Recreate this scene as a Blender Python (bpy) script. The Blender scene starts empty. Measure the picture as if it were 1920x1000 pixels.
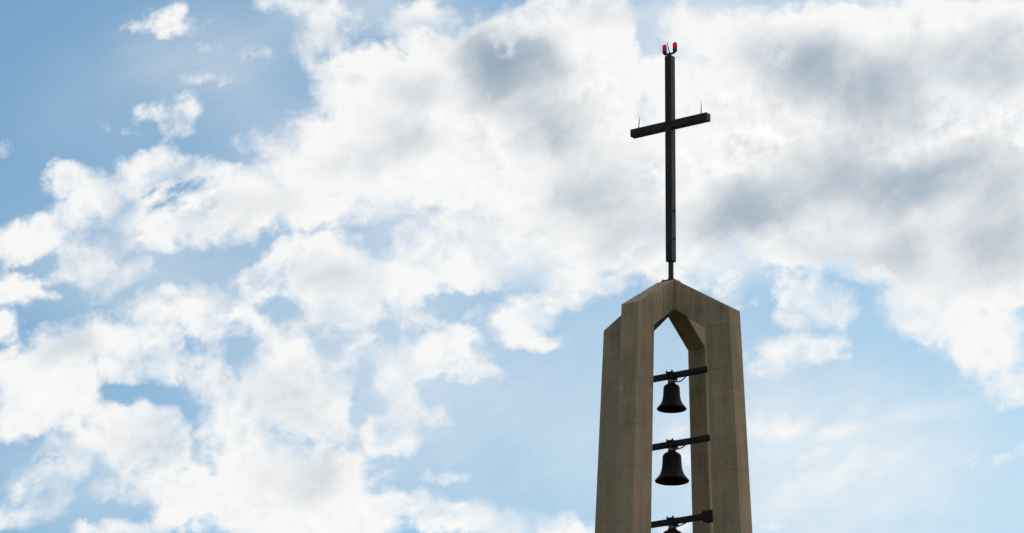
import bpy, bmesh, math, random
from mathutils import Vector, Matrix
R = math.radians
S = bpy.context.scene
C = S.collection

# ---------------------------------------------------------------- camera
CAM_Z = 1.6
cam_d = bpy.data.cameras.new('camera')
cam = bpy.data.objects.new('camera', cam_d)
C.objects.link(cam)
S.camera = cam
cam_d.sensor_width = 36.0
cam_d.lens = 7000.0 / 1920.0 * 36.0
cam_d.clip_start = 0.5
cam_d.clip_end = 20000.0
_p, _r = R(17.9067), R(0.4903)
_f = Vector((0, math.cos(_p), math.sin(_p)))
_u = Vector((0, -math.sin(_p), math.cos(_p)))
_x = Vector((1, 0, 0))
cx_ = _x * math.cos(_r) + _u * math.sin(_r)
cy_ = -_x * math.sin(_r) + _u * math.cos(_r)
cam.matrix_world = Matrix(((cx_.x, cy_.x, -_f.x, 0), (cx_.y, cy_.y, -_f.y, 0), (cx_.z, cy_.z, -_f.z, CAM_Z), (0, 0, 0, 1)))

# ---------------------------------------------------------------- exposure
S.view_settings.view_transform = 'Standard'
S.view_settings.look = 'None'
S.view_settings.exposure = 0.0
S.view_settings.gamma = 1.0

S.cycles.use_adaptive_sampling = True
S.cycles.adaptive_threshold = 0.02
S.cycles.adaptive_min_samples = 8

# ---------------------------------------------------------------- sun
SUN_AZ, SUN_EL = R(26), R(29)          # azimuth to the right of straight ahead (+Y)
sd = Vector((math.sin(SUN_AZ) * math.cos(SUN_EL), math.cos(SUN_AZ) * math.cos(SUN_EL), math.sin(SUN_EL)))
sun_d = bpy.data.lights.new('sun', 'SUN')
sun_d.energy = 1.4          # veiled by the bright cloud in front of it
sun_d.angle = R(10)
sun_d.color = (1.0, 0.95, 0.88)
sun = bpy.data.objects.new('sun', sun_d)
C.objects.link(sun)
sun.rotation_euler = sd.to_track_quat('Z', 'Y').to_euler()
sun.location = (20, 60, 80)

# ---------------------------------------------------------------- world: Nishita sky and cloud deck
# The clouds are laid out on a chart of the sky, in degrees around the sky point at azimuth 0, elevation 18.
CUMULUS = [  # azimuth, elevation, half width, half height, tilt (degrees)
    (-5.418, 3.658, 0.262, 0.115, 10),
    (-5.449, 3.527, 0.311, 0.098, 0),
    (-5.389, 2.201, 0.229, 0.074, -10),
    (-5.029, 2.254, 0.164, 0.106, 25),
    (-5.256, 2.006, 0.139, 0.131, 0),
    (-7.696, 0.168, 0.573, 0.278, 12),
    (-7.125, 0.378, 0.655, 0.262, 20),
    (-6.637, 0.709, 0.491, 0.344, 35),
    (-6.804, 1.117, 0.311, 0.246, 0),
    (-6.311, 0.917, 0.573, 0.368, 10),
    (-5.822, 1.126, 0.573, 0.311, 20),
    (-5.373, 1.334, 0.409, 0.311, 0),
    (-5.165, 0.927, 0.573, 0.409, 0),
    (-5.407, 0.515, 0.737, 0.393, 0),
    (-4.428, 0.810, 0.737, 0.491, 0),
    (-4.588, 0.440, 0.573, 0.262, 0),
    (-3.856, 0.938, 0.900, 0.532, 15),
    (-4.186, 1.262, 0.368, 0.164, 0),
    (-3.286, 1.352, 0.737, 0.614, 30),
    (-2.799, 1.765, 0.737, 0.573, 30),
    (-2.956, 0.945, 0.900, 0.491, 0),
    (-6.550, 0.055, 0.409, 0.286, 0),
    (-5.003, 1.133, 0.491, 0.311, 15),
    (-4.594, 1.136, 0.450, 0.262, 10),
    (-3.290, 1.802, 0.327, 0.246, 30),
    (-5.133, -2.880, 0.344, 0.426, 0),
    (-5.341, -2.513, 0.327, 0.246, 0),
    (-6.077, -2.601, 0.409, 0.295, 0),
    (-2.643, 2.749, 0.409, 0.368, 0),
    (-2.478, 2.505, 0.573, 0.491, 0),
    (-2.147, 2.098, 0.900, 0.737, 20),
    (-1.989, 2.754, 0.819, 0.409, 0),
    (-1.335, 2.842, 0.900, 0.532, 10),
    (-1.327, 1.942, 1.228, 0.900, 0),
    (-1.648, 1.202, 1.146, 0.491, 10),
    (-0.518, 3.094, 0.573, 0.532, 20),
    (-0.276, 3.506, 0.368, 0.327, 20),
    (0.172, 3.673, 0.491, 0.262, 10),
    (-0.510, 2.112, 1.310, 1.064, 0),
    (-0.094, 1.297, 1.310, 0.737, 0),
    (0.797, 2.369, 1.228, 1.555, 0),
    (0.951, 3.516, 0.819, 0.819, 0),
    (1.277, 3.683, 0.614, 0.737, 0),
    (1.543, 1.311, 1.637, 1.064, 0),
    (0.977, 0.488, 1.391, 0.573, 0),
    (-1.342, 3.742, 0.409, 0.196, 0),
    (-1.627, 3.478, 0.368, 0.213, 0),
    (-1.014, 3.622, 0.229, 0.205, 0),
    (-1.420, 3.291, 0.491, 0.205, 0),
    (-3.349, 3.954, 0.589, 0.196, 0),
    (-2.914, 3.745, 0.295, 0.262, 0),
    (-2.992, 3.360, 0.295, 0.221, 15),
    (-3.072, 3.056, 0.131, 0.164, 0),
    (2.752, 3.450, 0.573, 0.491, 0),
    (2.513, 2.793, 0.737, 0.491, 0),
    (3.572, 3.375, 1.064, 0.491, 0),
    (4.882, 3.304, 1.473, 0.655, 0),
    (6.435, 3.481, 1.473, 0.655, 0),
    (7.501, 3.327, 0.982, 0.900, 0),
    (3.584, 1.984, 1.801, 1.310, 0),
    (5.630, 2.001, 2.128, 1.310, 0),
    (7.269, 1.770, 1.310, 1.473, 0),
    (2.776, 0.749, 1.310, 0.737, 0),
    (4.413, 0.763, 1.637, 0.819, 0),
    (6.052, 0.531, 1.637, 0.819, 0),
    (7.364, 0.215, 1.146, 1.064, 0),
    (2.371, 0.173, 0.737, 0.491, 0),
    (2.784, -0.151, 0.450, 0.327, 0),
    (5.238, 0.033, 0.900, 0.327, -10),
    (6.225, -0.531, 0.655, 0.614, -20),
    (6.801, -0.854, 0.655, 0.491, -10),
    (7.376, -1.176, 0.737, 0.614, -20),
    (7.627, -1.747, 0.409, 0.409, -45),
    (1.309, -0.000, 0.737, 0.450, 0),
    (0.903, -0.413, 0.491, 0.327, 30),
    (0.212, -0.910, 0.532, 0.311, 25),
    (-0.002, 0.152, 0.573, 0.327, 10),
    (0.578, -0.702, 0.409, 0.229, 20),
    (0.378, -1.236, 0.327, 0.115, 0),
    (-1.313, 0.346, 0.475, 0.327, 10),
    (-0.742, 0.514, 0.409, 0.246, 0),
    (-0.902, 0.104, 0.737, 0.327, 0),
    (-0.248, 0.232, 0.491, 0.368, 0),
    (-0.490, -0.261, 0.491, 0.213, 0),
    (-2.743, -0.010, 0.753, 0.360, 0),
    (-3.068, -0.242, 0.450, 0.393, 0),
    (-2.454, -0.294, 0.982, 0.491, 0),
    (-1.758, -0.313, 0.696, 0.377, 10),
    (-2.532, -0.688, 0.655, 0.344, 0),
    (-2.571, -1.016, 0.344, 0.229, 0),
    (-1.473, -0.188, 0.368, 0.229, 0),
    (-3.885, -0.413, 0.344, 0.213, 10),
    (-3.724, -0.084, 0.311, 0.147, 35),
    (-7.691, -0.527, 0.426, 0.229, 0),
    (-7.322, -0.590, 0.262, 0.090, -12),
    (-7.784, -1.077, 0.180, 0.196, 0),
    (-6.507, -0.149, 0.409, 0.311, 0),
    (-6.014, -0.349, 0.450, 0.147, 30),
    (-5.559, -0.878, 0.507, 0.278, 15),
    (-4.988, -0.750, 0.614, 0.295, 0),
    (-4.414, -0.786, 0.409, 0.229, -10),
    (-4.576, -1.074, 0.409, 0.180, 0),
    (-6.946, -1.503, 0.573, 0.393, 25),
    (-6.293, -1.293, 0.655, 0.360, 10),
    (-5.719, -1.329, 0.614, 0.393, 0),
    (-5.390, -1.613, 0.327, 0.295, 0),
    (-7.351, -1.957, 0.737, 0.573, 0),
    (-6.858, -2.198, 0.573, 0.491, 0),
    (-7.511, -2.450, 0.573, 0.368, 0),
    (-6.207, -1.702, 0.737, 0.246, 0),
    (-7.723, -1.551, 0.196, 0.098, 0),
    (-6.077, -2.560, 0.491, 0.311, 0),
    (-5.587, -2.474, 0.368, 0.262, 0),
    (-5.299, -2.676, 0.327, 0.327, 0),
    (-5.706, -2.925, 0.737, 0.450, 0),
    (-5.173, -3.003, 0.262, 0.368, 0),
    (-5.538, -3.415, 0.409, 0.491, -20),
    (-5.289, -3.822, 0.327, 0.409, 0),
    (-6.362, -2.849, 0.368, 0.286, 0),
    (-6.769, -3.098, 0.450, 0.327, 0),
    (-7.256, -3.512, 0.491, 0.278, 20),
    (-7.499, -3.923, 0.573, 0.196, 10),
    (-7.091, -3.756, 0.327, 0.196, 0),
    (-6.274, -3.544, 0.196, 0.164, 0),
    (-5.941, -4.155, 0.737, 0.147, 0),
    (-3.552, -1.090, 0.377, 0.229, 0),
    (-3.468, -1.351, 0.368, 0.295, 0),
    (-3.424, -1.678, 0.573, 0.368, 0),
    (-3.750, -1.926, 0.409, 0.327, 0),
    (-3.096, -1.839, 0.532, 0.450, 0),
    (-3.747, -2.254, 0.737, 0.573, 0),
    (-2.929, -2.247, 0.507, 0.409, 0),
    (-4.154, -2.503, 0.450, 0.450, 0),
    (-3.986, -2.993, 0.696, 0.532, 0),
    (-3.574, -3.398, 1.146, 0.573, 0),
    (-2.921, -3.147, 0.696, 0.368, 0),
    (-4.390, -3.651, 0.819, 0.491, 0),
    (-3.242, -3.887, 1.637, 0.573, 0),
    (-4.720, -3.326, 0.368, 0.368, 0),
    (-2.591, -3.472, 0.409, 0.368, 0),
    (-2.639, -2.572, 0.295, 0.196, 0),
    (-1.769, -3.833, 0.737, 0.278, 0),
    (-0.868, -3.948, 0.900, 0.278, 0),
    (0.034, -4.063, 0.737, 0.213, 0),
    (0.690, -4.140, 0.655, 0.180, 0),
    (-2.749, -4.087, 1.228, 0.409, 0),
    (-0.972, -1.289, 0.450, 0.295, 0),
    (-1.380, -1.497, 0.532, 0.360, 10),
    (-1.746, -1.745, 0.409, 0.368, 0),
    (-0.806, -1.574, 0.409, 0.278, 0),
    (-1.662, -2.031, 0.262, 0.196, 0),
    (-0.437, -1.693, 0.262, 0.082, -10),
    (-1.780, -2.482, 0.344, 0.180, 10),
    (-1.412, -2.438, 0.295, 0.164, 0),
    (-1.819, -2.769, 0.327, 0.213, 0),
    (-2.106, -2.731, 0.164, 0.147, 0),
    (4.505, -0.423, 0.426, 0.344, 0),
    (4.793, -0.666, 0.344, 0.327, -20),
    (4.427, -0.833, 0.295, 0.180, 0),
    (4.308, -1.284, 0.409, 0.229, 0),
    (4.676, -1.322, 0.344, 0.196, 0),
    (4.064, -1.450, 0.196, 0.229, 0),
]
HOLES = [
    (-6.817, 0.749, 0.213, 0.098, 25),
    (-3.048, 2.172, 0.368, 0.115, 5),
    (-5.043, 0.993, 0.327, 0.147, 60),
    (-5.729, -2.123, 0.671, 0.196, -3),
    (-6.397, -3.545, 0.246, 0.246, 20),
    (-5.658, -3.785, 0.344, 0.327, -20),
    (-4.766, -2.795, 0.196, 0.491, 5),
    (-4.292, -1.685, 0.262, 0.696, 6),
    (-4.958, -2.264, 0.213, 0.213, 0),
    (-2.371, -2.365, 0.164, 0.614, -4),
    (-4.574, -1.278, 0.164, 0.246, 0),
    (-3.129, -2.781, 0.614, 0.164, 8),
    (2.031, 3.566, 0.246, 0.491, 8),
    (1.970, 3.975, 0.327, 0.180, 0),
    (3.321, 3.978, 0.614, 0.106, 0),
    (5.244, 4.003, 0.491, 0.082, 0),
    (-2.213, 0.256, 0.491, 0.115, 10),
    (0.325, 0.155, 0.327, 0.213, 30),
    (3.356, -0.040, 0.409, 0.106, 0),
    (-7.366, -0.156, 0.327, 0.082, 10),
    (-4.901, -1.281, 0.180, 0.082, 0),
]
WISPS = [
    (-5.451, 3.723, 0.377, 0.164, 10),
    (-5.474, 3.543, 0.426, 0.213, 0),
    (-5.065, 3.612, 0.278, 0.131, 0),
    (-4.776, 3.303, 0.147, 0.074, 0),
    (-4.649, 2.773, 0.278, 0.090, 0),
    (-3.956, 3.147, 0.164, 0.074, 0),
    (-5.422, 2.218, 0.377, 0.139, 0),
    (-5.037, 2.254, 0.278, 0.180, 20),
    (-5.289, 1.990, 0.229, 0.196, 0),
    (-7.806, 1.583, 0.180, 0.180, -40),
    (-2.528, 3.650, 0.409, 0.213, 0),
    (-3.944, 1.715, 0.327, 0.246, 45),
    (-3.374, 2.006, 0.082, 0.164, 0),
    (-5.911, 1.984, 0.205, 0.082, 0),
    (-4.775, -1.689, 0.491, 0.655, 0),
    (-4.604, -2.589, 0.368, 0.491, 0),
    (-4.567, -2.097, 0.409, 0.409, 0),
    (-2.444, -1.465, 0.491, 0.262, 25),
    (-1.549, -0.843, 0.655, 0.278, -20),
    (-3.252, -2.659, 0.655, 0.213, 0),
    (-1.036, -3.336, 0.491, 0.098, 5),
    (-1.938, -3.262, 0.180, 0.074, 20),
    (3.400, -0.473, 0.344, 0.262, 0),
    (3.614, -1.470, 0.131, 0.180, 0),
    (4.446, -3.043, 0.409, 0.098, 20),
    (2.436, -2.569, 0.327, 0.115, 10),
    (2.481, -2.978, 0.368, 0.131, 0),
    (2.490, -4.083, 0.409, 0.115, 0),
    (7.392, -2.977, 0.491, 0.098, 15),
    (-4.403, -2.177, 0.327, 0.491, 0),
    (-0.810, -1.083, 0.246, 0.164, 0),
    (-0.485, -0.834, 0.246, 0.147, 0),
    (3.881, -4.030, 0.327, 0.115, 0),
    (-6.874, -0.316, 0.491, 0.131, 20),
    (3.614, -1.470, 0.098, 0.082, 0),
]
VEILS = [    # last value: how much of the blue it covers
    (4.073, -2.514, 0.737, 0.278, 8, 0.500),
    (5.015, -2.588, 0.737, 0.213, 10, 0.300),
    (4.939, -3.326, 1.637, 0.409, 25, 0.200),
    (6.485, -2.248, 1.146, 0.246, 10, 0.200),
    (-5.834, 2.558, 2.619, 1.310, 15, 0.080),
    (-3.947, 2.083, 1.310, 0.655, 20, 0.120),
    (5.680, -3.729, 4.911, 2.865, 0, 0.400),
    (0.000, -0.093, 12.278, 7.367, 0, 0.130),
    (1.576, -2.536, 7.367, 2.619, 0, 0.260),
    (4.445, -2.920, 4.093, 2.046, 0, 0.150),
    (-4.611, 3.141, 2.046, 1.228, 0, 0.220),
    (-3.288, 1.516, 1.801, 0.982, 30, 0.300),
    (-1.317, 0.714, 2.456, 1.637, 0, 0.350),
    (-2.523, -1.752, 3.274, 2.456, 0, 0.250),
    (2.017, 3.362, 0.982, 1.228, 0, 0.450),
    (3.158, 3.862, 1.637, 0.491, 0, 0.500),
    (5.203, 3.962, 1.637, 0.491, 0, 0.550),
    (0.326, 0.073, 1.310, 0.819, 0, 0.600),
    (3.356, -0.065, 1.146, 0.491, 0, 0.600),
    (-5.811, -0.143, 3.274, 1.310, 0, 0.250),
    (-6.602, -3.424, 2.456, 1.310, 0, 0.250),
    (-2.161, 3.817, 2.128, 0.737, 0, 0.350),
]
SHADES = [   # thick undersides of the deck; last value: how dense
    (-0.150, 3.081, 1.228, 0.655, -8, 0.900),
    (-0.474, 2.685, 0.737, 0.491, 30, 0.500),
    (0.349, 2.201, 1.064, 0.737, -40, 0.500),
    (0.383, 2.979, 0.819, 0.532, -15, 0.450),
    (0.543, 3.431, 0.491, 0.327, 0, 0.200),
    (-0.029, 3.262, 0.737, 0.327, 10, 0.300),
    (4.639, 3.016, 1.719, 0.737, -8, 0.700),
    (4.229, 3.119, 0.900, 0.409, 0, 0.300),
    (5.462, 2.491, 1.555, 0.819, -15, 0.500),
    (6.275, 3.071, 1.310, 0.573, 0, 0.250),
    (7.502, 3.122, 1.310, 0.737, 0, 0.600),
    (3.553, 0.772, 1.228, 0.655, 18, 0.750),
    (3.390, 0.672, 0.655, 0.327, 15, 0.350),
    (4.245, 1.171, 1.637, 0.655, 20, 0.300),
    (6.250, 1.253, 1.555, 0.573, 24, 0.800),
    (6.168, 1.228, 0.900, 0.327, 25, 0.300),
    (5.227, 1.261, 1.064, 0.491, 0, 0.350),
    (7.436, 1.362, 1.064, 0.655, 0, 0.400),
    (7.280, 0.460, 1.146, 1.146, 0, 0.320),
    (5.973, 0.203, 0.655, 0.491, 0, 0.300),
    (5.060, 1.587, 1.637, 0.737, 15, 0.200),
    (5.648, -0.045, 1.637, 0.491, -10, 0.250),
    (0.637, 2.040, 0.982, 0.491, 25, 0.400),
    (1.878, 0.414, 1.064, 0.491, 20, 0.450),
    (1.219, 0.899, 1.310, 0.655, 20, 0.250),
    (-1.496, 2.595, 0.819, 0.409, 0, 0.280),
    (-1.654, 1.939, 0.900, 0.491, -10, 0.250),
    (-2.224, 1.525, 1.146, 0.409, 10, 0.180),
    (-2.919, -3.311, 0.900, 0.573, 40, 0.200),
    (-3.248, -3.150, 1.310, 0.819, 30, 0.100),
    (-6.783, -1.420, 0.737, 0.368, 20, 0.280),
    (5.233, 0.606, 1.964, 0.900, 0, 0.200),
    (1.275, 3.887, 1.146, 0.409, 0, 0.200),
    (1.134, 1.308, 1.391, 0.819, 0, 0.200),
    (7.608, 0.381, 1.146, 0.900, 0, 0.350),
    (-3.257, -2.086, 0.982, 0.655, 0, 0.200),
    (-2.781, -0.281, 1.146, 0.409, 0, 0.250),
    (-5.665, -2.884, 0.819, 0.573, 0, 0.200),
    (-3.936, 0.773, 1.637, 0.409, 10, 0.120),
]
THIN = [     # stretches where the cloud frays out; last value: how far
    (-5.084, 1.009, 0.900, 0.614, 0, 1.000),
    (-5.696, 0.799, 0.573, 0.409, 20, 0.800),
    (-5.978, 0.183, 0.655, 0.491, 30, 0.800),
    (-6.549, -0.067, 0.573, 0.327, 20, 0.600),
    (-6.014, -0.390, 0.737, 0.327, 30, 0.900),
    (-4.634, -1.934, 0.614, 1.023, 0, 1.200),
    (-5.392, -1.367, 0.573, 0.491, 0, 0.500),
    (-3.991, -2.420, 0.491, 0.737, 0, 0.400),
    (-5.377, -3.168, 0.737, 0.737, 0, 0.400),
    (-3.258, -2.004, 0.737, 0.655, 0, 0.250),
    (-4.328, -1.276, 0.491, 0.491, 0, 0.700),
    (-7.338, -3.553, 0.900, 0.737, 20, 1.100),
    (-6.933, -3.018, 0.737, 0.491, 0, 0.600),
    (-6.234, -3.380, 0.491, 0.409, 0, 0.800),
    (-2.485, -1.506, 0.900, 0.491, 20, 1.100),
    (-1.549, -0.843, 0.982, 0.491, -15, 1.000),
    (-3.006, -2.779, 0.900, 0.450, 0, 1.200),
    (-2.612, -0.934, 0.409, 0.409, 0, 0.600),
    (-3.845, -0.372, 0.573, 0.573, 0, 0.600),
    (0.205, -0.092, 0.819, 0.819, 30, 1.000),
    (-0.249, 0.314, 0.573, 0.409, 0, 0.600),
    (1.556, -0.162, 0.491, 0.327, 0, 0.600),
    (0.660, -0.702, 0.655, 0.491, 20, 0.600),
    (-1.624, -1.662, 0.491, 0.491, 0, 0.500),
    (-0.723, -1.655, 0.819, 0.327, -10, 0.600),
    (-1.778, -2.728, 0.573, 0.409, 0, 0.600),
    (0.360, -3.938, 1.310, 0.409, 0, 0.600),
    (-1.277, -3.870, 0.982, 0.327, 0, 0.400),
    (2.199, 1.235, 0.491, 0.409, 0, 0.350),
    (6.528, 2.254, 0.737, 0.491, 0, 0.400),
    (7.591, 2.345, 0.573, 0.491, 0, 0.450),
    (-2.893, 3.238, 0.491, 0.737, 0, 0.500),
    (-1.422, 3.496, 0.737, 0.327, 0, 0.500),
    (4.425, -0.710, 0.737, 0.573, 0, 0.400),
    (4.594, -1.282, 0.737, 0.409, 0, 0.500),
    (3.273, 0.098, 0.900, 0.409, 0, 0.600),
    (-3.618, 1.840, 0.573, 0.409, 30, 0.600),
    (-4.342, 0.361, 1.146, 0.327, 0, 0.400),
    (-5.136, -2.593, 0.491, 0.491, 0, 0.500),
    (-4.414, -0.868, 0.491, 0.491, 0, 0.700),
    (6.064, -0.860, 0.737, 0.491, -20, 0.300),
    (-5.255, 1.908, 0.655, 0.491, 0, 0.500),
]
W = bpy.data.worlds.new('World')
S.world = W
W.use_nodes = True
NT = W.node_tree
NT.nodes.clear()
L = NT.links

def nd(t, **kw):
    n = NT.nodes.new(t)
    for k, v in kw.items():
        setattr(n, k, v)
    return n

def put(sock, v):
    if isinstance(v, bpy.types.NodeSocket):
        L.new(v, sock)
    else:
        sock.default_value = v

def mt(op, a, b=None, c=None, clamp=False):
    n = nd('ShaderNodeMath', operation=op, use_clamp=clamp)
    put(n.inputs[0], a)
    if b is not None: put(n.inputs[1], b)
    if c is not None: put(n.inputs[2], c)
    return n.outputs[0]

def vm(op, a, b=None, scale=None):
    n = nd('ShaderNodeVectorMath', operation=op)
    put(n.inputs[0], a)
    if b is not None: put(n.inputs[1], b)
    if scale is not None: put(n.inputs['Scale'], scale)
    return n.outputs['Value'] if op in ('DOT_PRODUCT', 'LENGTH') else n.outputs[0]

def noise(vec, scale, detail, rough=0.55, color=False, dist=0.0, lac=2.0, dim='2D'):
    n = nd('ShaderNodeTexNoise', noise_dimensions=dim)
    n.inputs['Scale'].default_value = scale
    n.inputs['Detail'].default_value = detail
    n.inputs['Roughness'].default_value = rough
    n.inputs['Lacunarity'].default_value = lac
    n.inputs['Distortion'].default_value = dist
    L.new(vec, n.inputs['Vector'])
    return n.outputs['Color'] if color else n.outputs['Fac']

def smooth(v, lo, hi, a=0.0, b=1.0):
    n = nd('ShaderNodeMapRange', interpolation_type='SMOOTHSTEP')
    put(n.inputs['Value'], v)
    for k, x in zip(('From Min', 'From Max', 'To Min', 'To Max'), (lo, hi, a, b)):
        put(n.inputs[k], x)
    return n.outputs[0]

def mixc(f, a, b):
    n = nd('ShaderNodeMix', data_type='RGBA')
    put(n.inputs['Factor'], f)
    put(n.inputs['A'], a) if False else None
    for s, v in ((n.inputs[6], a), (n.inputs[7], b)):
        put(s, v)
    return n.outputs[2]

def mixf(f, a, b):
    n = nd('ShaderNodeMix', data_type='FLOAT')
    put(n.inputs[0], f); put(n.inputs[2], a); put(n.inputs[3], b)
    return n.outputs[0]

tc = nd('ShaderNodeTexCoord')
D3 = tc.outputs['Generated']
e0 = R(18.0)
dF = mt('MAXIMUM', vm('DOT_PRODUCT', D3, (0, math.cos(e0), math.sin(e0))), 0.08)
dR = vm('DOT_PRODUCT', D3, (1, 0, 0))
dU = vm('DOT_PRODUCT', D3, (0, -math.sin(e0), math.cos(e0)))
U_ = mt('MULTIPLY', mt('DIVIDE', dR, dF), 57.29578)
V_ = mt('MULTIPLY', mt('DIVIDE', dU, dF), 57.29578)
cmb = nd('ShaderNodeCombineXYZ')
L.new(U_, cmb.inputs[0]); L.new(V_, cmb.inputs[1])
P0 = cmb.outputs[0]

def centred(col, amp):
    return vm('SCALE', vm('SUBTRACT', col, (0.5, 0.5, 0.5)), scale=amp)

wa = centred(noise(P0, 0.9, 2.0, 0.5, True), 0.28)
wb = centred(noise(vm('ADD', P0, (13.1, 4.7, 2.0)), 3.2, 5.0, 0.6, True), 0.22)
PW = vm('ADD', vm('ADD', P0, wa), wb)
sep = nd('ShaderNodeSeparateXYZ'); L.new(PW, sep.inputs[0])
cm2 = nd('ShaderNodeCombineXYZ'); L.new(sep.outputs[0], cm2.inputs[0]); L.new(sep.outputs[1], cm2.inputs[1]); cm2.inputs[2].default_value = 1.0
PW = cm2.outputs[0]

def blob(vec, b, k):
    """k^2 times the squared radius within a tilted ellipse (two dot products with constants)"""
    c, s = math.cos(R(b[4])), math.sin(R(b[4]))
    ax, ay = k / b[2], k / b[3]
    x = vm('DOT_PRODUCT', vec, (c * ax, s * ax, -(c * b[0] + s * b[1]) * ax))
    y = vm('DOT_PRODUCT', vec, (-s * ay, c * ay, -(-s * b[0] + c * b[1]) * ay))
    return mt('MULTIPLY_ADD', x, x, mt('MULTIPLY', y, y))

def chunked(name, blobs, start, step):
    """a chain of small node groups, each adding a dozen ellipses to the running value; every ellipse is
    looked up only after the value before it, which keeps the shader's stack small"""
    global NT, L
    acc = start
    for i0 in range(0, len(blobs), 12):
        g = bpy.data.node_groups.new(name, 'ShaderNodeTree')
        g.interface.new_socket('Vector', in_out='INPUT', socket_type='NodeSocketVector')
        g.interface.new_socket('Value', in_out='INPUT', socket_type='NodeSocketFloat')
        g.interface.new_socket('Value', in_out='OUTPUT', socket_type='NodeSocketFloat')
        keep = NT, L
        NT, L = g, g.links
        gi, go = nd('NodeGroupInput'), nd('NodeGroupOutput')
        a = gi.outputs['Value']
        for i, b in enumerate(blobs[i0:i0 + 12]):
            if i % 6 == 0:
                vec = vm('ADD', gi.outputs['Vector'], mt('MULTIPLY', a, 1e-7))
            a = step(a, vec, b)
        L.new(a, go.inputs[0])
        NT, L = keep
        n = nd('ShaderNodeGroup')
        n.node_tree = g
        L.new(PW, n.inputs['Vector'])
        put(n.inputs['Value'], acc)
        acc = n.outputs[0]
    return acc

def field(name, blobs, k, prev):
    """smooth union of ellipses, as a distance in degrees, positive inside"""
    def step(a, vec, b):
        rad = math.sqrt(b[2] * b[3])
        return mt('SMOOTH_MAX', a, mt('SUBTRACT', rad / 2, blob(vec, b, math.sqrt(rad / 2))), k)
    return chunked(name, blobs, mt('MULTIPLY_ADD', prev, 1e-7, -3.0), step)

def bumps(name, blobs, prev):
    """sum of soft spots, weight in the last value"""
    def step(a, vec, b):
        n = mt('SUBTRACT', 1.0, blob(vec, b, 1.0), clamp=True)
        return mt('ADD', a, mt('MULTIPLY', mt('MULTIPLY', n, n), b[5]))
    return chunked(name, blobs, mt('MULTIPLY', prev, 1e-7), step)

PA = vm('ADD', P0, vm('SCALE', wa, scale=0.6))
fbL = mt('SUBTRACT', noise(PA, 0.8, 4.0, 0.5), 0.5)
fbA = mt('SUBTRACT', noise(PA, 1.7, 9.0, 0.56, dist=0.2), 0.5)
fbT = mt('SUBTRACT', noise(PA, 1.7, 5.0, 0.56), 0.5)
fbS = mt('SUBTRACT', noise(vm('ADD', PA, (0.09, 0.10, 0.0)), 1.7, 5.0, 0.56), 0.5)
fbB = mt('SUBTRACT', noise(vm('ADD', P0, (7.3, 21.0, 5.0)), 3.6, 8.0, 0.62, dist=0.12), 0.5)

# fibres drawn out along the drift of the clouds, rising to the right
ca, sa = math.cos(R(28)), math.sin(R(28))
drift = nd('ShaderNodeCombineXYZ')
L.new(vm('DOT_PRODUCT', PA, (0.6 * ca, 0.6 * sa, 0)), drift.inputs[0])
L.new(vm('DOT_PRODUCT', PA, (-1.45 * sa, 1.45 * ca, 0)), drift.inputs[1])
fbW = mt('SUBTRACT', noise(drift.outputs[0], 2.6, 7.0, 0.60), 0.5)

FC = field('cumulus', CUMULUS, 0.12, U_)
FH = field('holes', HOLES, 0.08, FC)
F2 = field('wisps', WISPS, 0.1, FH)
BV = bumps('veils', VEILS, F2)
BS = bumps('shades', SHADES, BV)
BT = bumps('thin', THIN, BS)
F1 = mt('ADD', mt('SUBTRACT', FC, mt('MAXIMUM', mt('MULTIPLY', FH, 1.05), 0.0)), 0.07)
dens = mt('ADD', F1, mt('ADD', mt('MULTIPLY', fbA, 0.62), mt('MULTIPLY', mt('ADD', fbB, mt('MULTIPLY', fbW, 0.8)), 0.34)))
dens2 = mt('ADD', F2, mt('MULTIPLY', mt('ADD', fbA, mt('ADD', mt('MULTIPLY', fbB, 0.6), mt('MULTIPLY', fbW, 0.7))), 0.70))

# the rest of the sky: the same kind of broken cloud, from noise on the sphere
sep3 = nd('ShaderNodeSeparateXYZ'); L.new(D3, sep3.inputs[0])
gen = mt('SUBTRACT', noise(D3, 4.0, 6.0, 0.58, dim='3D'), 0.50)
gen = mt('ADD', mt('MULTIPLY', gen, 6.0), mt('MULTIPLY_ADD', sep3.outputs[0], 0.65, 0.35))
win = mt('MULTIPLY', smooth(mt('ABSOLUTE', U_), 8.2, 10.5, 1, 0), smooth(mt('ABSOLUTE', V_), 4.4, 6.2, 1, 0))
win = mt('MULTIPLY', win, smooth(vm('DOT_PRODUCT', D3, (0, math.cos(e0), math.sin(e0))), 0.7, 0.9))
dens = mixf(win, gen, dens)
dens2 = mixf(win, -1.0, dens2)

soft = smooth(noise(vm('ADD', P0, (3, 9, 4)), 0.8, 2.0), 0.35, 0.65, 0.17, 0.43)
a1 = smooth(dens, -0.14, soft)
fray = mt('MULTIPLY', mt('MINIMUM', mt('ADD', BT, 0.07), 1.0), mt('MULTIPLY_ADD', mt('ADD', mt('MULTIPLY', fbB, 0.6), mt('MULTIPLY', fbW, 1.1)), 3.0, 0.42, clamp=True))
a1 = mt('MULTIPLY', a1, mt('SUBTRACT', 1.0, mt('MULTIPLY', fray, win)))
a2 = mt('MULTIPLY', smooth(dens2, -0.10, 0.42), 0.85)
veil = mt('MULTIPLY', BV, mt('MULTIPLY_ADD', mt('ADD', fbL, fbW), 0.5, 0.9, clamp=False))
veil = mt('MULTIPLY', mt('MINIMUM', mt('MAXIMUM', veil, 0.0), 0.95), win)
clear = mt('MULTIPLY', mt('MULTIPLY', mt('SUBTRACT', 1.0, a1), mt('SUBTRACT', 1.0, a2)), mt('SUBTRACT', 1.0, veil))
alpha = mt('SUBTRACT', 1.0, clear)

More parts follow.
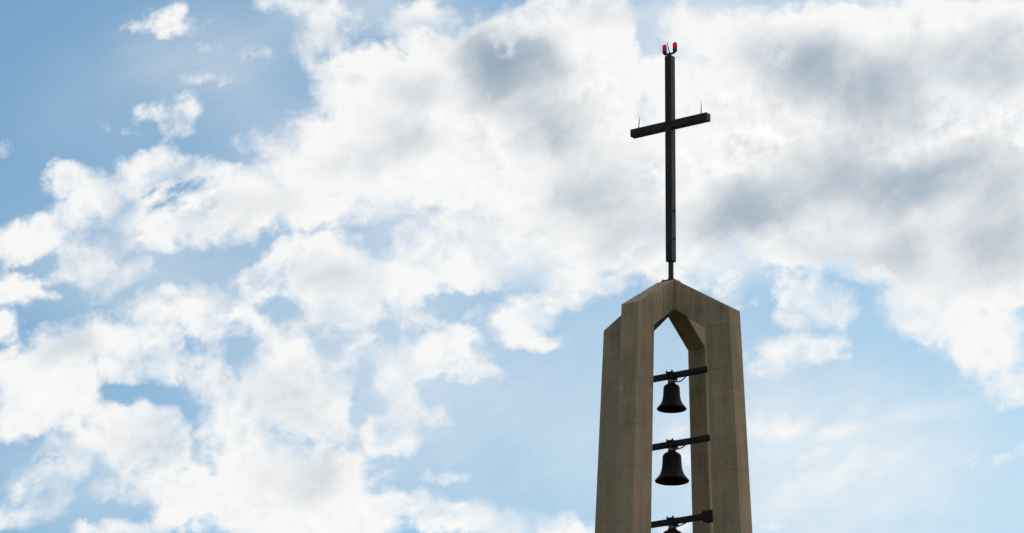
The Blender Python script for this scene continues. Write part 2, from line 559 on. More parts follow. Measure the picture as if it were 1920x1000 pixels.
# cloud tone: bright, slightly relieved towards the sun, blue grey where the deck is thick
relief = mt('MULTIPLY', mt('SUBTRACT', fbT, fbS), 0.75)
body = smooth(dens, 0.15, 1.1, 0.0, 1.0)
tone = mt('ADD', mt('SUBTRACT', 0.952, mt('MULTIPLY', body, mt('ADD', mt('MULTIPLY', mt('ADD', fbB, fbA), 0.16), 0.045))), mt('MULTIPLY', relief, body))
shade = mt('MULTIPLY', BS, mt('ADD', mt('MULTIPLY', mt('ADD', mt('ADD', fbT, fbL), mt('MULTIPLY', fbW, 0.4)), 1.25), 1.0, clamp=False))
shade = mt('MULTIPLY', mt('MAXIMUM', shade, 0.0), win)
shade = mt('MULTIPLY', mt('SUBTRACT', 1.0, mt('POWER', 2.7183, mt('MULTIPLY', shade, -1.5))), smooth(dens, 0.0, 0.35))
white = nd('ShaderNodeCombineColor')
L.new(tone, white.inputs[0]); L.new(mt('MULTIPLY', tone, 0.996), white.inputs[1]); L.new(mt('MULTIPLY', tone, 0.984), white.inputs[2])
cloud = mixc(shade, white.outputs[0], (0.29, 0.385, 0.485, 1))

sky = nd('ShaderNodeTexSky', sky_type='NISHITA', sun_disc=False)
sky.sun_elevation = SUN_EL
sky.sun_rotation = SUN_AZ
sky.altitude = 100.0
sky.air_density = 1.0
sky.dust_density = 0.6
sky.ozone_density = 1.5
STR = 0.1
bg = nd('ShaderNodeBackground')
bg.inputs['Strength'].default_value = STR
skyc = vm('MULTIPLY', sky.outputs[0], (0.58, 0.825, 0.895))
cl10 = vm('SCALE', cloud, scale=1.0 / STR)
L.new(mixc(alpha, skyc, cl10), bg.inputs['Color'])
out = nd('ShaderNodeOutputWorld')
L.new(bg.outputs[0], out.inputs['Surface'])
W.cycles.sampling_method = 'MANUAL'
W.cycles.sample_map_resolution = 512

# ---------------------------------------------------------------- materials
def mat(name):
    m = bpy.data.materials.new(name)
    m.use_nodes = True
    nt = m.node_tree
    b = nt.nodes['Principled BSDF']
    return m, nt, b

def nn(nt, t, **kw):
    n = nt.nodes.new(t)
    for k, v in kw.items():
        setattr(n, k, v)
    return n

def tex_noise(nt, vec, scale, detail=4, rough=0.55):
    n = nn(nt, 'ShaderNodeTexNoise')
    n.inputs['Scale'].default_value = scale
    n.inputs['Detail'].default_value = detail
    n.inputs['Roughness'].default_value = rough
    nt.links.new(vec, n.inputs['Vector'])
    return n.outputs['Fac']

def ramp(nt, fac, stops):
    n = nn(nt, 'ShaderNodeValToRGB')
    el = n.color_ramp.elements
    while len(el) < len(stops):
        el.new(0.5)
    for e, (p, c) in zip(el, stops):
        e.position = p
        e.color = c if len(c) == 4 else (*c, 1)
    nt.links.new(fac, n.inputs[0])
    return n.outputs[0]

def mixn(nt, f, a, b, mode='MIX'):
    n = nn(nt, 'ShaderNodeMix', data_type='RGBA', blend_type=mode)
    for s, v in ((n.inputs[0], f), (n.inputs[6], a), (n.inputs[7], b)):
        if isinstance(v, bpy.types.NodeSocket): nt.links.new(v, s)
        else: s.default_value = v
    return n.outputs[2]

def mth(nt, op, a, b=None, c=None, clamp=False):
    n = nn(nt, 'ShaderNodeMath', operation=op, use_clamp=clamp)
    for s, v in zip(n.inputs, (a, b, c)):
        if v is None: continue
        if isinstance(v, bpy.types.NodeSocket): nt.links.new(v, s)
        else: s.default_value = v
    return n.outputs[0]

def g3(v): return (v, v, v, 1)

def concrete(name, base, seed, joints):
    m, nt, b = mat(name)
    geo = nn(nt, 'ShaderNodeTexCoord')
    off = nn(nt, 'ShaderNodeVectorMath', operation='ADD')
    off.inputs[1].default_value = (seed * 3.1, seed * 1.7, seed * 0.9)
    nt.links.new(geo.outputs['Object'], off.inputs[0])
    P = off.outputs[0]
    st = nn(nt, 'ShaderNodeMapping')
    st.inputs['Scale'].default_value = (3.2, 3.2, 0.22)
    nt.links.new(P, st.inputs['Vector'])
    big = tex_noise(nt, P, 1.1, 4, 0.6)
    col = ramp(nt, big, [(0.32, tuple(x * k for x, k in zip(base, (0.84, 0.86, 0.85)))), (0.5, base), (0.68, tuple(x * k for x, k in zip(base, (1.14, 1.12, 1.10))))])
    hue = tex_noise(nt, P, 2.3, 5, 0.65)                                   # pinkish and greenish patches
    col = mixn(nt, 1.0, col, ramp(nt, hue, [(0.3, (0.90, 1.02, 0.95)), (0.5, (1, 1, 1)), (0.66, (1.11, 0.98, 0.96))]), 'MULTIPLY')
    streak = tex_noise(nt, st.outputs[0], 2.2, 5, 0.6)                     # rain streaks
    col = mixn(nt, 1.0, col, ramp(nt, streak, [(0.33, g3(0.86)), (0.5, g3(1.0)), (0.7, g3(1.08))]), 'MULTIPLY')
    board = tex_noise(nt, st.outputs[0], 9.0, 2, 0.5)                      # faint board marks of the formwork
    col = mixn(nt, 1.0, col, ramp(nt, board, [(0.35, g3(0.97)), (0.65, g3(1.03))]), 'MULTIPLY')
    grain = tex_noise(nt, P, 22, 6, 0.8)
    col = mixn(nt, 1.0, col, ramp(nt, grain, [(0.36, g3(0.85)), (0.5, g3(1.0)), (0.64, g3(1.15))]), 'MULTIPLY')
    vor = nn(nt, 'ShaderNodeTexVoronoi')
    vor.inputs['Scale'].default_value = 7.0
    nt.links.new(P, vor.inputs['Vector'])
    sz = tex_noise(nt, P, 2.7, 3)
    hole = mth(nt, 'LESS_THAN', vor.outputs['Distance'], mth(nt, 'MULTIPLY', mth(nt, 'SUBTRACT', sz, 0.42, clamp=True), 0.65))
    col = mixn(nt, mth(nt, 'MULTIPLY', hole, 0.55), col, (0.05, 0.042, 0.034, 1))
    rs = nn(nt, 'ShaderNodeMapping')
    rs.inputs['Scale'].default_value = (1.0, 1.0, 0.07)
    nt.links.new(P, rs.inputs['Vector'])
    run = tex_noise(nt, rs.outputs[0], 5.5, 5, 0.6)
    reach = tex_noise(nt, P, 1.3, 3, 0.6)
    spz = nn(nt, 'ShaderNodeSeparateXYZ')
    nt.links.new(geo.outputs['Object'], spz.inputs[0])
    low = mth(nt, 'ADD', mth(nt, 'DIVIDE', mth(nt, 'SUBTRACT', spz.outputs['Z'], ZE - 3.4), 3.4), mth(nt, 'MULTIPLY', mth(nt, 'SUBTRACT', reach, 0.5), 1.6), clamp=True)
    stain = mth(nt, 'MULTIPLY', mth(nt, 'MULTIPLY', mth(nt, 'SUBTRACT', run, 0.47, clamp=True), 5.0, clamp=True), low)
    col = mixn(nt, mth(nt, 'MULTIPLY', stain, 0.42), col, (0.085, 0.075, 0.058, 1))
    # pour joints: thin wandering lines around the leg, some with a pale lime bloom
    sp = nn(nt, 'ShaderNodeSeparateXYZ')
    nt.links.new(geo.outputs['Object'], sp.inputs[0])
    wob = mth(nt, 'MULTIPLY', mth(nt, 'SUBTRACT', tex_noise(nt, P, 3.5, 5, 0.6), 0.5), 0.10)
    zz = mth(nt, 'ADD', sp.outputs['Z'], wob)
    brk = tex_noise(nt, P, 2.0, 4, 0.6)
    jsum = None
    for zj, dark in joints:
        if dark > 0:
            d = mth(nt, 'ABSOLUTE', mth(nt, 'SUBTRACT', zz, zj))
            l = mth(nt, 'MULTIPLY', mth(nt, 'SUBTRACT', 1.0, mth(nt, 'DIVIDE', d, 0.014), clamp=True), mth(nt, 'MULTIPLY', mth(nt, 'SUBTRACT', brk, 0.36, clamp=True), 4.5, clamp=True))
            col = mixn(nt, mth(nt, 'MULTIPLY', l, dark * 0.75), col, (0.06, 0.05, 0.04, 1))
            jsum = l if jsum is None else mth(nt, 'ADD', jsum, l)
        else:
            d = mth(nt, 'SUBTRACT', zj, mth(nt, 'ADD', zz, mth(nt, 'MULTIPLY', mth(nt, 'SUBTRACT', brk, 0.5), 0.2)))
            up = mth(nt, 'SUBTRACT', 1.0, mth(nt, 'DIVIDE', mth(nt, 'ABSOLUTE', d), 0.06), clamp=True)
            l = mth(nt, 'MULTIPLY', up, mth(nt, 'MULTIPLY', mth(nt, 'SUBTRACT', streak, 0.42, clamp=True), 6, clamp=True))
            col = mixn(nt, mth(nt, 'MULTIPLY', l, -dark), col, (0.46, 0.42, 0.36, 1))
    nt.links.new(col, b.inputs['Base Color'])
    b.inputs['Roughness'].default_value = 0.9
    b.inputs['Specular IOR Level'].default_value = 0.25
    h = mth(nt, 'ADD', mth(nt, 'MULTIPLY', grain, 0.6), mth(nt, 'MULTIPLY', tex_noise(nt, P, 5, 4), 0.8))
    h = mth(nt, 'SUBTRACT', h, mth(nt, 'MULTIPLY', hole, 0.4))
    if jsum is not None: h = mth(nt, 'SUBTRACT', h, mth(nt, 'MULTIPLY', jsum, 0.5))
    bp = nn(nt, 'ShaderNodeBump')
    bp.inputs['Strength'].default_value = 0.55
    bp.inputs['Distance'].default_value = 0.02
    nt.links.new(h, bp.inputs['Height'])
    nt.links.new(bp.outputs[0], b.inputs['Normal'])
    return m

def metal(name, base, rough, metallic=0.0, var=0.3, scale=8.0, tint=None, spec=0.5):
    m, nt, b = mat(name)
    tc_ = nn(nt, 'ShaderNodeTexCoord')
    f = tex_noise(nt, tc_.outputs['Object'], scale, 5, 0.6)
    t = tint or tuple(x * (1 + var) for x in base)
    nt.links.new(ramp(nt, f, [(0.32, tuple(x * (1 - var) for x in base)), (0.5, base), (0.7, t)]), b.inputs['Base Color'])
    rr = ramp(nt, f, [(0.3, g3(max(rough - 0.08, 0.05))), (0.7, g3(min(rough + 0.12, 1)))])
    nt.links.new(rr, b.inputs['Roughness'])
    b.inputs['Metallic'].default_value = metallic
    b.inputs['Specular IOR Level'].default_value = spec
    bp = nn(nt, 'ShaderNodeBump')
    bp.inputs['Strength'].default_value = 0.15
    bp.inputs['Distance'].default_value = 0.004
    nt.links.new(tex_noise(nt, tc_.outputs['Object'], 40, 3), bp.inputs['Height'])
    nt.links.new(bp.outputs[0], b.inputs['Normal'])
    return m

ZE, ZK = 25.0041 + CAM_Z, 24.6009 + CAM_Z      # outer shoulder and inner kink of the legs
RI, KI, RO, KO, W0, KW = 1.0634, 0.0360, 1.7005, 0.0498, 0.47, 0.0040
ST, SU = 0.6107, 0.7118
TH = 35.3791
AX = Vector((3.6389, 81.3264, 0))

CONC = (0.290, 0.226, 0.152)
M_STEEL = metal('black_steel', (0.017, 0.0135, 0.0115), 0.45, 0.0, 0.3, 5.0, (0.026, 0.021, 0.018), 0.24)
M_BEAM = metal('beam_steel', (0.012, 0.0098, 0.0085), 0.5, 0.0, 0.35, 7.0, (0.019, 0.0155, 0.013), 0.22)
M_RUST = metal('dark_iron', (0.010, 0.008, 0.007), 0.6, 0.0, 0.4, 12.0, (0.020, 0.014, 0.010), 0.25)
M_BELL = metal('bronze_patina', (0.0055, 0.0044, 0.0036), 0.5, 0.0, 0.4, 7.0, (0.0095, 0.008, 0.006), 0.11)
M_GALV = metal('weathered_zinc', (0.16, 0.15, 0.145), 0.5, 0.4, 0.25, 14.0, (0.22, 0.21, 0.20), 0.4)
M_POLE = metal('pole_steel', (0.019, 0.0155, 0.013), 0.5, 0.0, 0.3, 10.0, (0.030, 0.024, 0.020), 0.25)
M_LAMPB = metal('lamp_base_grey', (0.045, 0.045, 0.042), 0.5, 0.0, 0.2, 20.0, None, 0.4)
M_CABLE = metal('cable_rubber', (0.015, 0.015, 0.015), 0.6, 0.0, 0.2, 30.0, None, 0.3)
M_ROD = metal('rod_metal', (0.025, 0.022, 0.020), 0.5, 0.0, 0.2, 20.0, None, 0.25)

m_, nt_, b_ = mat('red_lens')
tr_ = nn(nt_, 'ShaderNodeBsdfTranslucent'); tr_.inputs['Color'].default_value = (0.95, 0.006, 0.012, 1)
lw_ = nn(nt_, 'ShaderNodeTexCoord')
nz_ = tex_noise(nt_, lw_.outputs['Object'], 30, 2)
nt_.links.new(ramp(nt_, nz_, [(0.3, (0.62, 0.004, 0.010)), (0.7, (0.75, 0.006, 0.012))]), b_.inputs['Base Color'])
b_.inputs['Roughness'].default_value = 0.15
mx_ = nn(nt_, 'ShaderNodeMixShader'); mx_.inputs[0].default_value = 0.7
nt_.links.new(b_.outputs[0], mx_.inputs[1]); nt_.links.new(tr_.outputs[0], mx_.inputs[2])
nt_.links.new(mx_.outputs[0], nt_.nodes['Material Output'].inputs['Surface'])
M_LENS = m_

# ---------------------------------------------------------------- mesh helpers
def link(name, bm, m, parent=None, bevel=0.0, seg=2, smooth=False, loc=None, ang=40):
    bmesh.ops.recalc_face_normals(bm, faces=bm.faces)
    me = bpy.data.meshes.new(name)
    if smooth:
        for f in bm.faces: f.smooth = True
        for e in bm.edges:
            e.smooth = len(e.link_faces) == 2 and e.calc_face_angle(0) < R(ang)
    bm.to_mesh(me); bm.free()
    me.materials.append(m)
    o = bpy.data.objects.new(name, me)
    C.objects.link(o)
    if parent: o.parent = parent
    if loc is not None: o.location = loc
    if bevel:
        md = o.modifiers.new('bevel', 'BEVEL')
        md.width = bevel; md.segments = seg; md.limit_method = 'ANGLE'; md.angle_limit = R(30)
        md.harden_normals = False
    return o

def add_box(bm, lo, hi):
    lo, hi = Vector(lo), Vector(hi)
    r = bmesh.ops.create_cube(bm, size=1.0)
    for v in r['verts']:
        v.co = Vector([(lo[i] + hi[i]) / 2 + v.co[i] * (hi[i] - lo[i]) for i in range(3)])
    return r['verts']

def add_lathe(bm, prof, n=48, centre=(0, 0, 0), closed=False):
    cx, cy, cz = centre
    rings = []
    for r, z in prof:
        if r < 1e-6:
            rings.append([bm.verts.new((cx, cy, cz + z))])
        else:
            rings.append([bm.verts.new((cx + r * math.cos(2 * math.pi * k / n), cy + r * math.sin(2 * math.pi * k / n), cz + z)) for k in range(n)])
    pairs = list(zip(rings, rings[1:])) + ([(rings[-1], rings[0])] if closed else [])
    for a, b in pairs:
        for k in range(n):
            j = (k + 1) % n
            q = [a[k % len(a)], a[j % len(a)], b[j % len(b)], b[k % len(b)]]
            q = list(dict.fromkeys(q))
            if len(q) > 2: bm.faces.new(q)

def add_tube(bm, pts, rad, n=10):
    pts = [Vector(p) for p in pts]
    rads = rad if isinstance(rad, (list, tuple)) else [rad] * len(pts)
    rings = []
    prev = None
    for i, p in enumerate(pts):
        t = (pts[min(i + 1, len(pts) - 1)] - pts[max(i - 1, 0)]).normalized()
        a = prev if prev is not None else (Vector((1, 0, 0)) if abs(t.x) < 0.9 else Vector((0, 1, 0)))
        a = (a - t * a.dot(t)).normalized()
        prev = a
        b = t.cross(a)
        rings.append([bm.verts.new(p + (a * math.cos(2 * math.pi * k / n) + b * math.sin(2 * math.pi * k / n)) * rads[i]) for k in range(n)])
    for r0, r1 in zip(rings, rings[1:]):
        for k in range(n):
            bm.faces.new((r0[k], r0[(k + 1) % n], r1[(k + 1) % n], r1[k]))
    bm.faces.new(rings[0]); bm.faces.new(rings[-1])

def add_bolt(bm, p, axis, rad=0.02, h=0.02):
    """hexagonal bolt head on a washer"""
    axis = Vector(axis).normalized(); p = Vector(p)
    add_tube(bm, [p, p + axis * h * 0.35], rad * 1.35, 14)
    add_tube(bm, [p + axis * h * 0.35, p + axis * h], rad, 6)
    add_tube(bm, [p + axis * h, p + axis * h * 1.7], rad * 0.55, 8)

def thing(name, label, cat, loc=(0, 0, 0), rotz=0.0, group=None):
    o = bpy.data.objects.new(name, None)
    C.objects.link(o)
    o.empty_display_size = 0.3
    o.location = loc; o.rotation_euler = (0, 0, rotz)
    return tag(o, label, cat, group)

def tag(o, label, cat, group=None):
    o['label'] = label; o['category'] = cat
    if group: o['group'] = group
    return o

# local frame of the tower: +x along the cross bar (to the right and nearer), -y towards the photographer
ROT = -R(TH)

# ---------------------------------------------------------------- ground
m_, nt_, b_ = mat('lawn')
t_ = nn(nt_, 'ShaderNodeTexCoord')
nt_.links.new(ramp(nt_, tex_noise(nt_, t_.outputs['Object'], 0.15, 8, 0.6), [(0.3, (0.030, 0.043, 0.018)), (0.7, (0.055, 0.066, 0.030))]), b_.inputs['Base Color'])
b_.inputs['Roughness'].default_value = 0.95
bm = bmesh.new()
bmesh.ops.create_grid(bm, x_segments=8, y_segments=8, size=6000)
g = link('ground', bm, m_)
g['kind'] = 'structure'
m_, nt_, b_ = mat('plaza_paving')
t_ = nn(nt_, 'ShaderNodeTexCoord')
bk = nn(nt_, 'ShaderNodeTexBrick')
bk.inputs['Scale'].default_value = 1.0
bk.inputs['Color1'].default_value = (0.08, 0.073, 0.066, 1); bk.inputs['Color2'].default_value = (0.06, 0.056, 0.05, 1); bk.inputs['Mortar'].default_value = (0.05, 0.045, 0.04, 1)
bk.inputs['Mortar Size'].default_value = 0.012
nt_.links.new(t_.outputs['Object'], bk.inputs['Vector'])
nt_.links.new(bk.outputs['Color'], b_.inputs['Base Color'])
b_.inputs['Roughness'].default_value = 0.85
bm = bmesh.new()
add_box(bm, (-14, -14, -0.3), (14, 14, 0.06))
g = link('plaza_pavement', bm, m_, loc=(AX.x, AX.y, 0), bevel=0.01)
g['kind'] = 'structure'

# ---------------------------------------------------------------- bell tower
tower = thing('bell_tower', 'tall open concrete bell tower with four pillars leaning together under a gabled top', 'bell tower', AX, ROT)

def wz(z): return W0 + KW * max(0.0, ZE - z)
def ro(z): return RO + KO * (ZE - z)
def ri(z): return RI + KI * (ZK - z)

def make_leg(angle, m):
    """post and sloping arm in one; local +x points outwards from the tower's axis"""
    bm = bmesh.new()
    hw = W0 / 2
    zb = 0.0
    # section points (r, z)
    levels = [zb, 6.0, 12.0, 18.0, 22.0, 24.5]
    out_pts = [(ro(z), z) for z in levels] + [(ro(ZE), ZE)]
    in_pts = [(ri(z), z) for z in levels] + [(ri(ZK), ZK)]
    top = (hw, ZE + (RO - hw) * ST)
    bot = (hw, ZK + (RI - hw) * SU)
    def pair(p):
        w = wz(p[1]) / 2
        return bm.verts.new((p[0], -w, p[1])), bm.verts.new((p[0], w, p[1]))
    O = [pair(p) for p in out_pts] + [pair(top)]
    I = [pair(p) for p in in_pts] + [pair(bot)]
    for k in range(len(O) - 1):
        for s in (0, 1):
            bm.faces.new((O[k][s], O[k + 1][s], I[k + 1][s], I[k][s]))
        bm.faces.new((O[k][0], O[k + 1][0], O[k + 1][1], O[k][1]))
        bm.faces.new((I[k][0], I[k + 1][0], I[k + 1][1], I[k][1]))
    bm.faces.new((O[0][0], O[0][1], I[0][1], I[0][0]))
    bm.faces.new((O[-1][0], O[-1][1], I[-1][1], I[-1][0]))
    o = link('leg', bm, m, tower, bevel=0.014, seg=2)
    o.rotation_euler = (0, 0, angle)
    return o

def jz(*ys):
    """image of the pour joints as heights on the tower's axis"""
    return ys

LEGS = [  # direction, seed, joints (height, strength; negative = lime bloom)
    (0.0, 1.0, [(26.20, 0.55), (25.20, 0.75), (24.62, -0.35), (23.55, 0.6), (22.80, 0.75), (20.9, 0.6), (18.5, 0.6), (16, .6), (12, .6), (8, .6), (4, .6)]),
    (-math.pi / 2, 2.4, [(25.45, 0.35), (24.62, -0.4), (23.72, 0.5), (22.75, 0.7), (20.9, 0.6), (18.5, 0.6), (16, .6), (12, .6), (8, .6), (4, .6)]),
    (math.pi, 3.7, [(26.02, -0.3), (24.45, 0.4), (22.95, 0.7), (20.9, 0.6), (18.5, 0.6), (16, .6), (12, .6), (8, .6), (4, .6)]),
    (math.pi / 2, 5.2, [(26.19, 0.6), (24.6, 0.3), (23.2, -0.25), (22.2, 0.5), (20.9, 0.6), (18.5, 0.6), (16, .6), (12, .6), (8, .6), (4, .6)]),
]
for ang, seed, joints in LEGS:
    make_leg(ang, concrete('weathered_concrete', CONC, seed, joints))

hw = W0 / 2
bm = bmesh.new()
add_box(bm, (-hw, -hw, ZK + (RI - hw) * SU), (hw, hw, ZE + (RO - hw) * ST))
link('crown_block', bm, concrete('crown_concrete', CONC, 7.7, []), tower)
# ZPL: the concrete's flat top
ZPL = ZE + (RO - hw) * ST

# ---------------------------------------------------------------- cross
cross = thing('cross', 'tall black steel cross standing on the peak of the concrete tower', 'cross', (AX.x, AX.y, ZPL), ROT)
def Z(z): return z + CAM_Z - ZPL            # heights above the peak
h = 0.1753 / 2
ZC1, ZC2, ZB, HB, LB = Z(26.4235), Z(31.4575), Z(29.7434), 0.1803 / 2, 1.0511
bm = bmesh.new()
add_box(bm, (-h, -h, ZC1), (h, h, ZC2))
link('shaft', bm, M_STEEL, cross, bevel=0.006)
bm = bmesh.new()
hb = h + 0.003
add_box(bm, (-LB, -hb, ZB - HB), (-h - 0.0005, hb, ZB + HB))
add_box(bm, (h + 0.0005, -hb, ZB - HB), (LB, hb, ZB + HB))
link('crossbar', bm, M_STEEL, cross, bevel=0.006)
bm = bmesh.new()
add_lathe(bm, [(0, 0.059), (0.072, 0.059), (0.072, 0.120), (0.066, 0.132), (0.060, 0.136), (0.060, ZC1 + 0.02), (0, ZC1 + 0.02)], 32)
link('pole', bm, M_POLE, cross, smooth=True)
bm = bmesh.new()
add_box(bm, (-0.168, -0.168, 0.031), (0.168, 0.168, 0.058))
link('base_plate', bm, M_POLE, cross, bevel=0.004)
bm = bmesh.new()
add_box(bm, (-0.150, -0.150, -0.01), (0.150, 0.150, 0.0305))
link('grout_pad', bm, concrete('grout', (0.22, 0.18, 0.13), 9.1, []), cross, bevel=0.01)
for sx in (-1, 1):
    for sy in (-1, 1):
        bm = bmesh.new()
        add_bolt(bm, (sx * 0.125, sy * 0.125, 0.0585), (0, 0, 1), 0.016, 0.02)
        link('anchor_bolt', bm, M_RUST, cross)
for zz_, sgn in ((Z(27.64), 'x'), (Z(26.96), 'x'), (Z(27.31), 'y'), (Z(26.64), 'y')):
    bm = bmesh.new()
    if sgn == 'x': add_bolt(bm, (h - 0.001, 0.0, zz_), (1, 0, 0), 0.020, 0.028)
    else: add_bolt(bm, (-0.005, -h + 0.001, zz_), (0, -1, 0), 0.017, 0.018)
    link('bolt', bm, M_RUST if sgn == 'x' else M_POLE, cross)

# lightning rods
def rod(x, y, zbase, tip, label):
    t = thing('lightning_rod', label, 'lightning rod', AX + Matrix.Rotation(ROT, 3, 'Z') @ Vector((x, y, 0)) + Vector((0, 0, zbase)), ROT, 'lightning rods on the cross')
    bm = bmesh.new()
    add_tube(bm, [(0, 0, 0.012), Vector(tip) * 0.55, Vector(tip)], [0.012, 0.010, 0.004], 10)
    link('spike', bm, M_ROD, t, smooth=True)
    bm = bmesh.new()
    add_lathe(bm, [(0, 0), (0.026, 0), (0.026, 0.008), (0.015, 0.012), (0.014, 0.03), (0, 0.03)], 14)
    link('socket', bm, M_RUST, t)
zt_ = ZPL + ZB + HB
rod(-0.865, -0.02, zt_, (0.02, 0.02, 0.285), 'short lightning rod on the left arm of the cross, slanting a little')
rod(0.865, -0.02, zt_, (0.0, 0.0, 0.305), 'upright lightning rod on the right arm of the cross')

# ---------------------------------------------------------------- twin obstruction light
bz = ZPL + ZC2
lamp = thing('obstruction_light', 'twin red obstruction light on a forked bracket at the very top of the cross', 'warning light', (AX.x, AX.y, bz), ROT)
bm = bmesh.new()
add_lathe(bm, [(0, 0), (0.045, 0), (0.045, 0.012), (0.030, 0.016), (0.030, 0.085), (0, 0.085)], 20)
SP = 0.143
for s in (-1, 1):
    add_tube(bm, [(0, 0, 0.062), (s * 0.05, 0, 0.064), (s * 0.095, 0, 0.068), (s * 0.125, 0, 0.082), (s * SP, 0, 0.105), (s * SP, 0, 0.125)], [0.025, 0.025, 0.026, 0.032, 0.040, 0.044], 14)
link('bracket', bm, M_STEEL, lamp, smooth=True)
for s in (-1, 1):
    bm = bmesh.new()
    add_lathe(bm, [(0, 0.112), (0.050, 0.112), (0.054, 0.118), (0.054, 0.165), (0.049, 0.170), (0.049, 0.176), (0, 0.176)], 28, (s * SP, 0, 0))
    link('lamp_base', bm, M_LAMPB, lamp, smooth=True)
    bm = bmesh.new()
    prof = [(0, 0.176), (0.050, 0.176)]
    for k in range(4):
        z0 = 0.180 + k * 0.025
        prof += [(0.050, z0), (0.0545, z0 + 0.0125), (0.050, z0 + 0.0245)]
    prof += [(0.051, 0.283)] + [(0.051 * math.cos(a), 0.283 + 0.044 * math.sin(a)) for a in [math.pi / 2 * i / 6 for i in range(1, 6)]] + [(0, 0.327)]
    add_lathe(bm, prof, 28, (s * SP, 0, 0))
    link('red_lens', bm, M_LENS, lamp, smooth=True, ang=60)
rod(-0.01, 0.0, bz + 0.085, (-0.062, -0.01, 0.305), 'leaning lightning rod between the two red lamps')

# ---------------------------------------------------------------- bells on their beams
def sm_beam(zc, label, bracket):
    """zc: height of the beam's axis"""
    t = thing('bell_beam', label, 'beam', (AX.x, AX.y, zc), ROT, 'steel beams between the pillars')
    r_ = ri(zc) - 0.002
    bm = bmesh.new()
    add_box(bm, (-r_, -0.075, -0.058), (r_, 0.075, 0.058))
    link('bar', bm, M_BEAM, t, bevel=0.008)
    # clamp around the middle
    bm = bmesh.new()
    add_box(bm, (-0.092, -0.105, 0.0585), (0.092, 0.105, 0.078))
    link('clamp_plate', bm, M_RUST, t, bevel=0.003)
    bm = bmesh.new()
    add_box(bm, (-0.105, -0.115, -0.080), (0.105, 0.115, -0.0585))
    link('clamp_plate', bm, M_RUST, t, bevel=0.003)
    for sx in (-1, 1):
        for sy in (-1, 1):
            bm = bmesh.new()
            x, y = sx * 0.072, sy * 0.0925
            add_tube(bm, [(x, y, -0.112), (x, y, 0.112)], 0.0115, 10)
            add_tube(bm, [(x, y, 0.0785), (x, y, 0.100)], 0.021, 6)
            add_tube(bm, [(x, y, -0.102), (x, y, -0.0805)], 0.021, 6)
            link('clamp_bolt', bm, M_RUST, t)
    if bracket:
        bm = bmesh.new()
        add_box(bm, (r_ - 0.36, -0.10, 0.0585), (r_ - 0.12, 0.10, 0.105))
        add_box(bm, (r_ - 0.36, -0.10, -0.135), (r_ - 0.10, 0.10, -0.0585))
        add_box(bm, (r_ - 0.36, -0.0975, -0.0575), (r_ - 0.12, -0.0755, 0.0575))
        add_box(bm, (r_ - 0.36, 0.0755, -0.0575), (r_ - 0.12, 0.0975, 0.0575))
        add_box(bm, (r_ - 0.119, -0.115, -0.1), (r_ - 0.001, -0.0755, 0.1))
        link('end_bracket', bm, M_RUST, t, bevel=0.005)
    return t

BELLP = [(0.0, 1.78), (0.25, 1.78), (0.255, 1.705), (0.30, 1.69), (0.40, 1.655), (0.485, 1.59), (0.53, 1.51), (0.545, 1.44), (0.553, 1.425), (0.553, 1.395), (0.547, 1.38),
         (0.556, 1.20), (0.565, 1.02), (0.580, 0.86), (0.606, 0.70), (0.640, 0.57), (0.690, 0.43), (0.700, 0.42), (0.712, 0.395), (0.725, 0.37), (0.790, 0.27), (0.865, 0.185), (0.935, 0.105), (0.985, 0.03), (1.0, 0.0), (0.985, -0.022), (0.955, -0.02),
         (0.90, 0.05), (0.80, 0.16), (0.70, 0.28), (0.62, 0.42), (0.555, 0.62), (0.52, 0.85), (0.50, 1.1), (0.49, 1.4), (0.42, 1.52), (0.25, 1.60), (0.0, 1.61)]

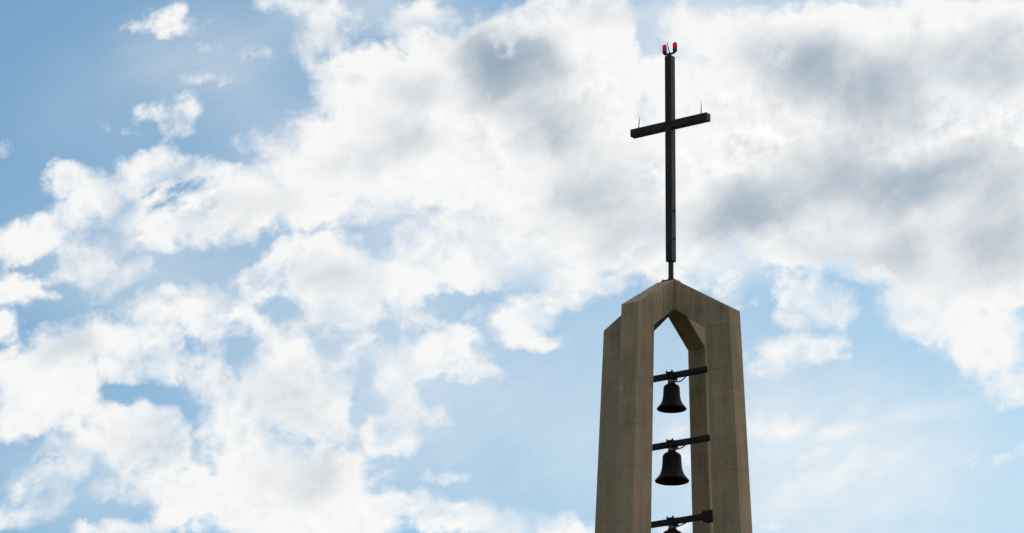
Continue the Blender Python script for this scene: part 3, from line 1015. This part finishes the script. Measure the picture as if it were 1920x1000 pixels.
def make_bell(zrim, rad, zbeam, label, cab):
    t = thing('bell', label, 'bell', (AX.x, AX.y, zrim), ROT, 'bronze bells hanging in the tower')
    bm = bmesh.new()
    add_lathe(bm, [(r * rad, z * rad) for r, z in BELLP], 64)
    link('bell_body', bm, M_BELL, t, smooth=True, ang=50)
    zt = 1.78 * rad
    zb_ = zbeam - 0.0805 - zrim
    bm = bmesh.new()
    add_box(bm, (-0.066, -0.066, zt - 0.005), (0.066, 0.066, zb_))
    link('hanger', bm, M_GALV, t, bevel=0.01)
    bm = bmesh.new()
    add_tube(bm, [(0, 0, 1.6 * rad), (-0.02, -0.03, 0.9 * rad), (-0.10 * rad / .34, -0.10, 0.10 * rad)], 0.016, 10)
    c = Vector((-0.10 * rad / .34, -0.10, 0.06 * rad))
    bmesh.ops.create_uvsphere(bm, u_segments=20, v_segments=12, radius=0.16 * rad, matrix=Matrix.Translation(c))
    link('clapper', bm, M_RUST, t, smooth=True)
    # striker cable looping from the hanger up to the beam
    x1, drop = cab
    zz0 = zt + 0.022
    zend = zbeam - 0.058 - zrim
    pts = []
    for i in range(15):
        s = i / 14
        x = 0.066 + (x1 - 0.066) * (1 - (1 - s) ** 1.15)
        z = zz0 + (zend - zz0) * (s ** 2.6) - drop * math.sin(math.pi * s)
        pts.append((x, -0.03, z))
    bm = bmesh.new()
    add_tube(bm, pts, 0.0145, 10)
    link('striker_cable', bm, M_CABLE, t, smooth=True)
    bm = bmesh.new()
    add_box(bm, (0.086, -0.075, zb_ - 0.05), (0.125, -0.03, zb_ - 0.001))
    add_tube(bm, [(0.12, -0.052, zb_ - 0.02), (0.142, -0.052, zb_ - 0.02)], 0.012, 8)
    link('cable_clip', bm, M_RUST, t, bevel=0.003)
    return t

B1, B2, B3 = 23.704 + CAM_Z, 22.099 + CAM_Z, 20.304 + CAM_Z
sm_beam(B1, 'black steel beam carrying the top bell, just under the arch', False)
sm_beam(B2, 'black steel beam carrying the middle bell', False)
sm_beam(B3, 'lowest black steel beam, with a thick bolted bracket at its right end', True)
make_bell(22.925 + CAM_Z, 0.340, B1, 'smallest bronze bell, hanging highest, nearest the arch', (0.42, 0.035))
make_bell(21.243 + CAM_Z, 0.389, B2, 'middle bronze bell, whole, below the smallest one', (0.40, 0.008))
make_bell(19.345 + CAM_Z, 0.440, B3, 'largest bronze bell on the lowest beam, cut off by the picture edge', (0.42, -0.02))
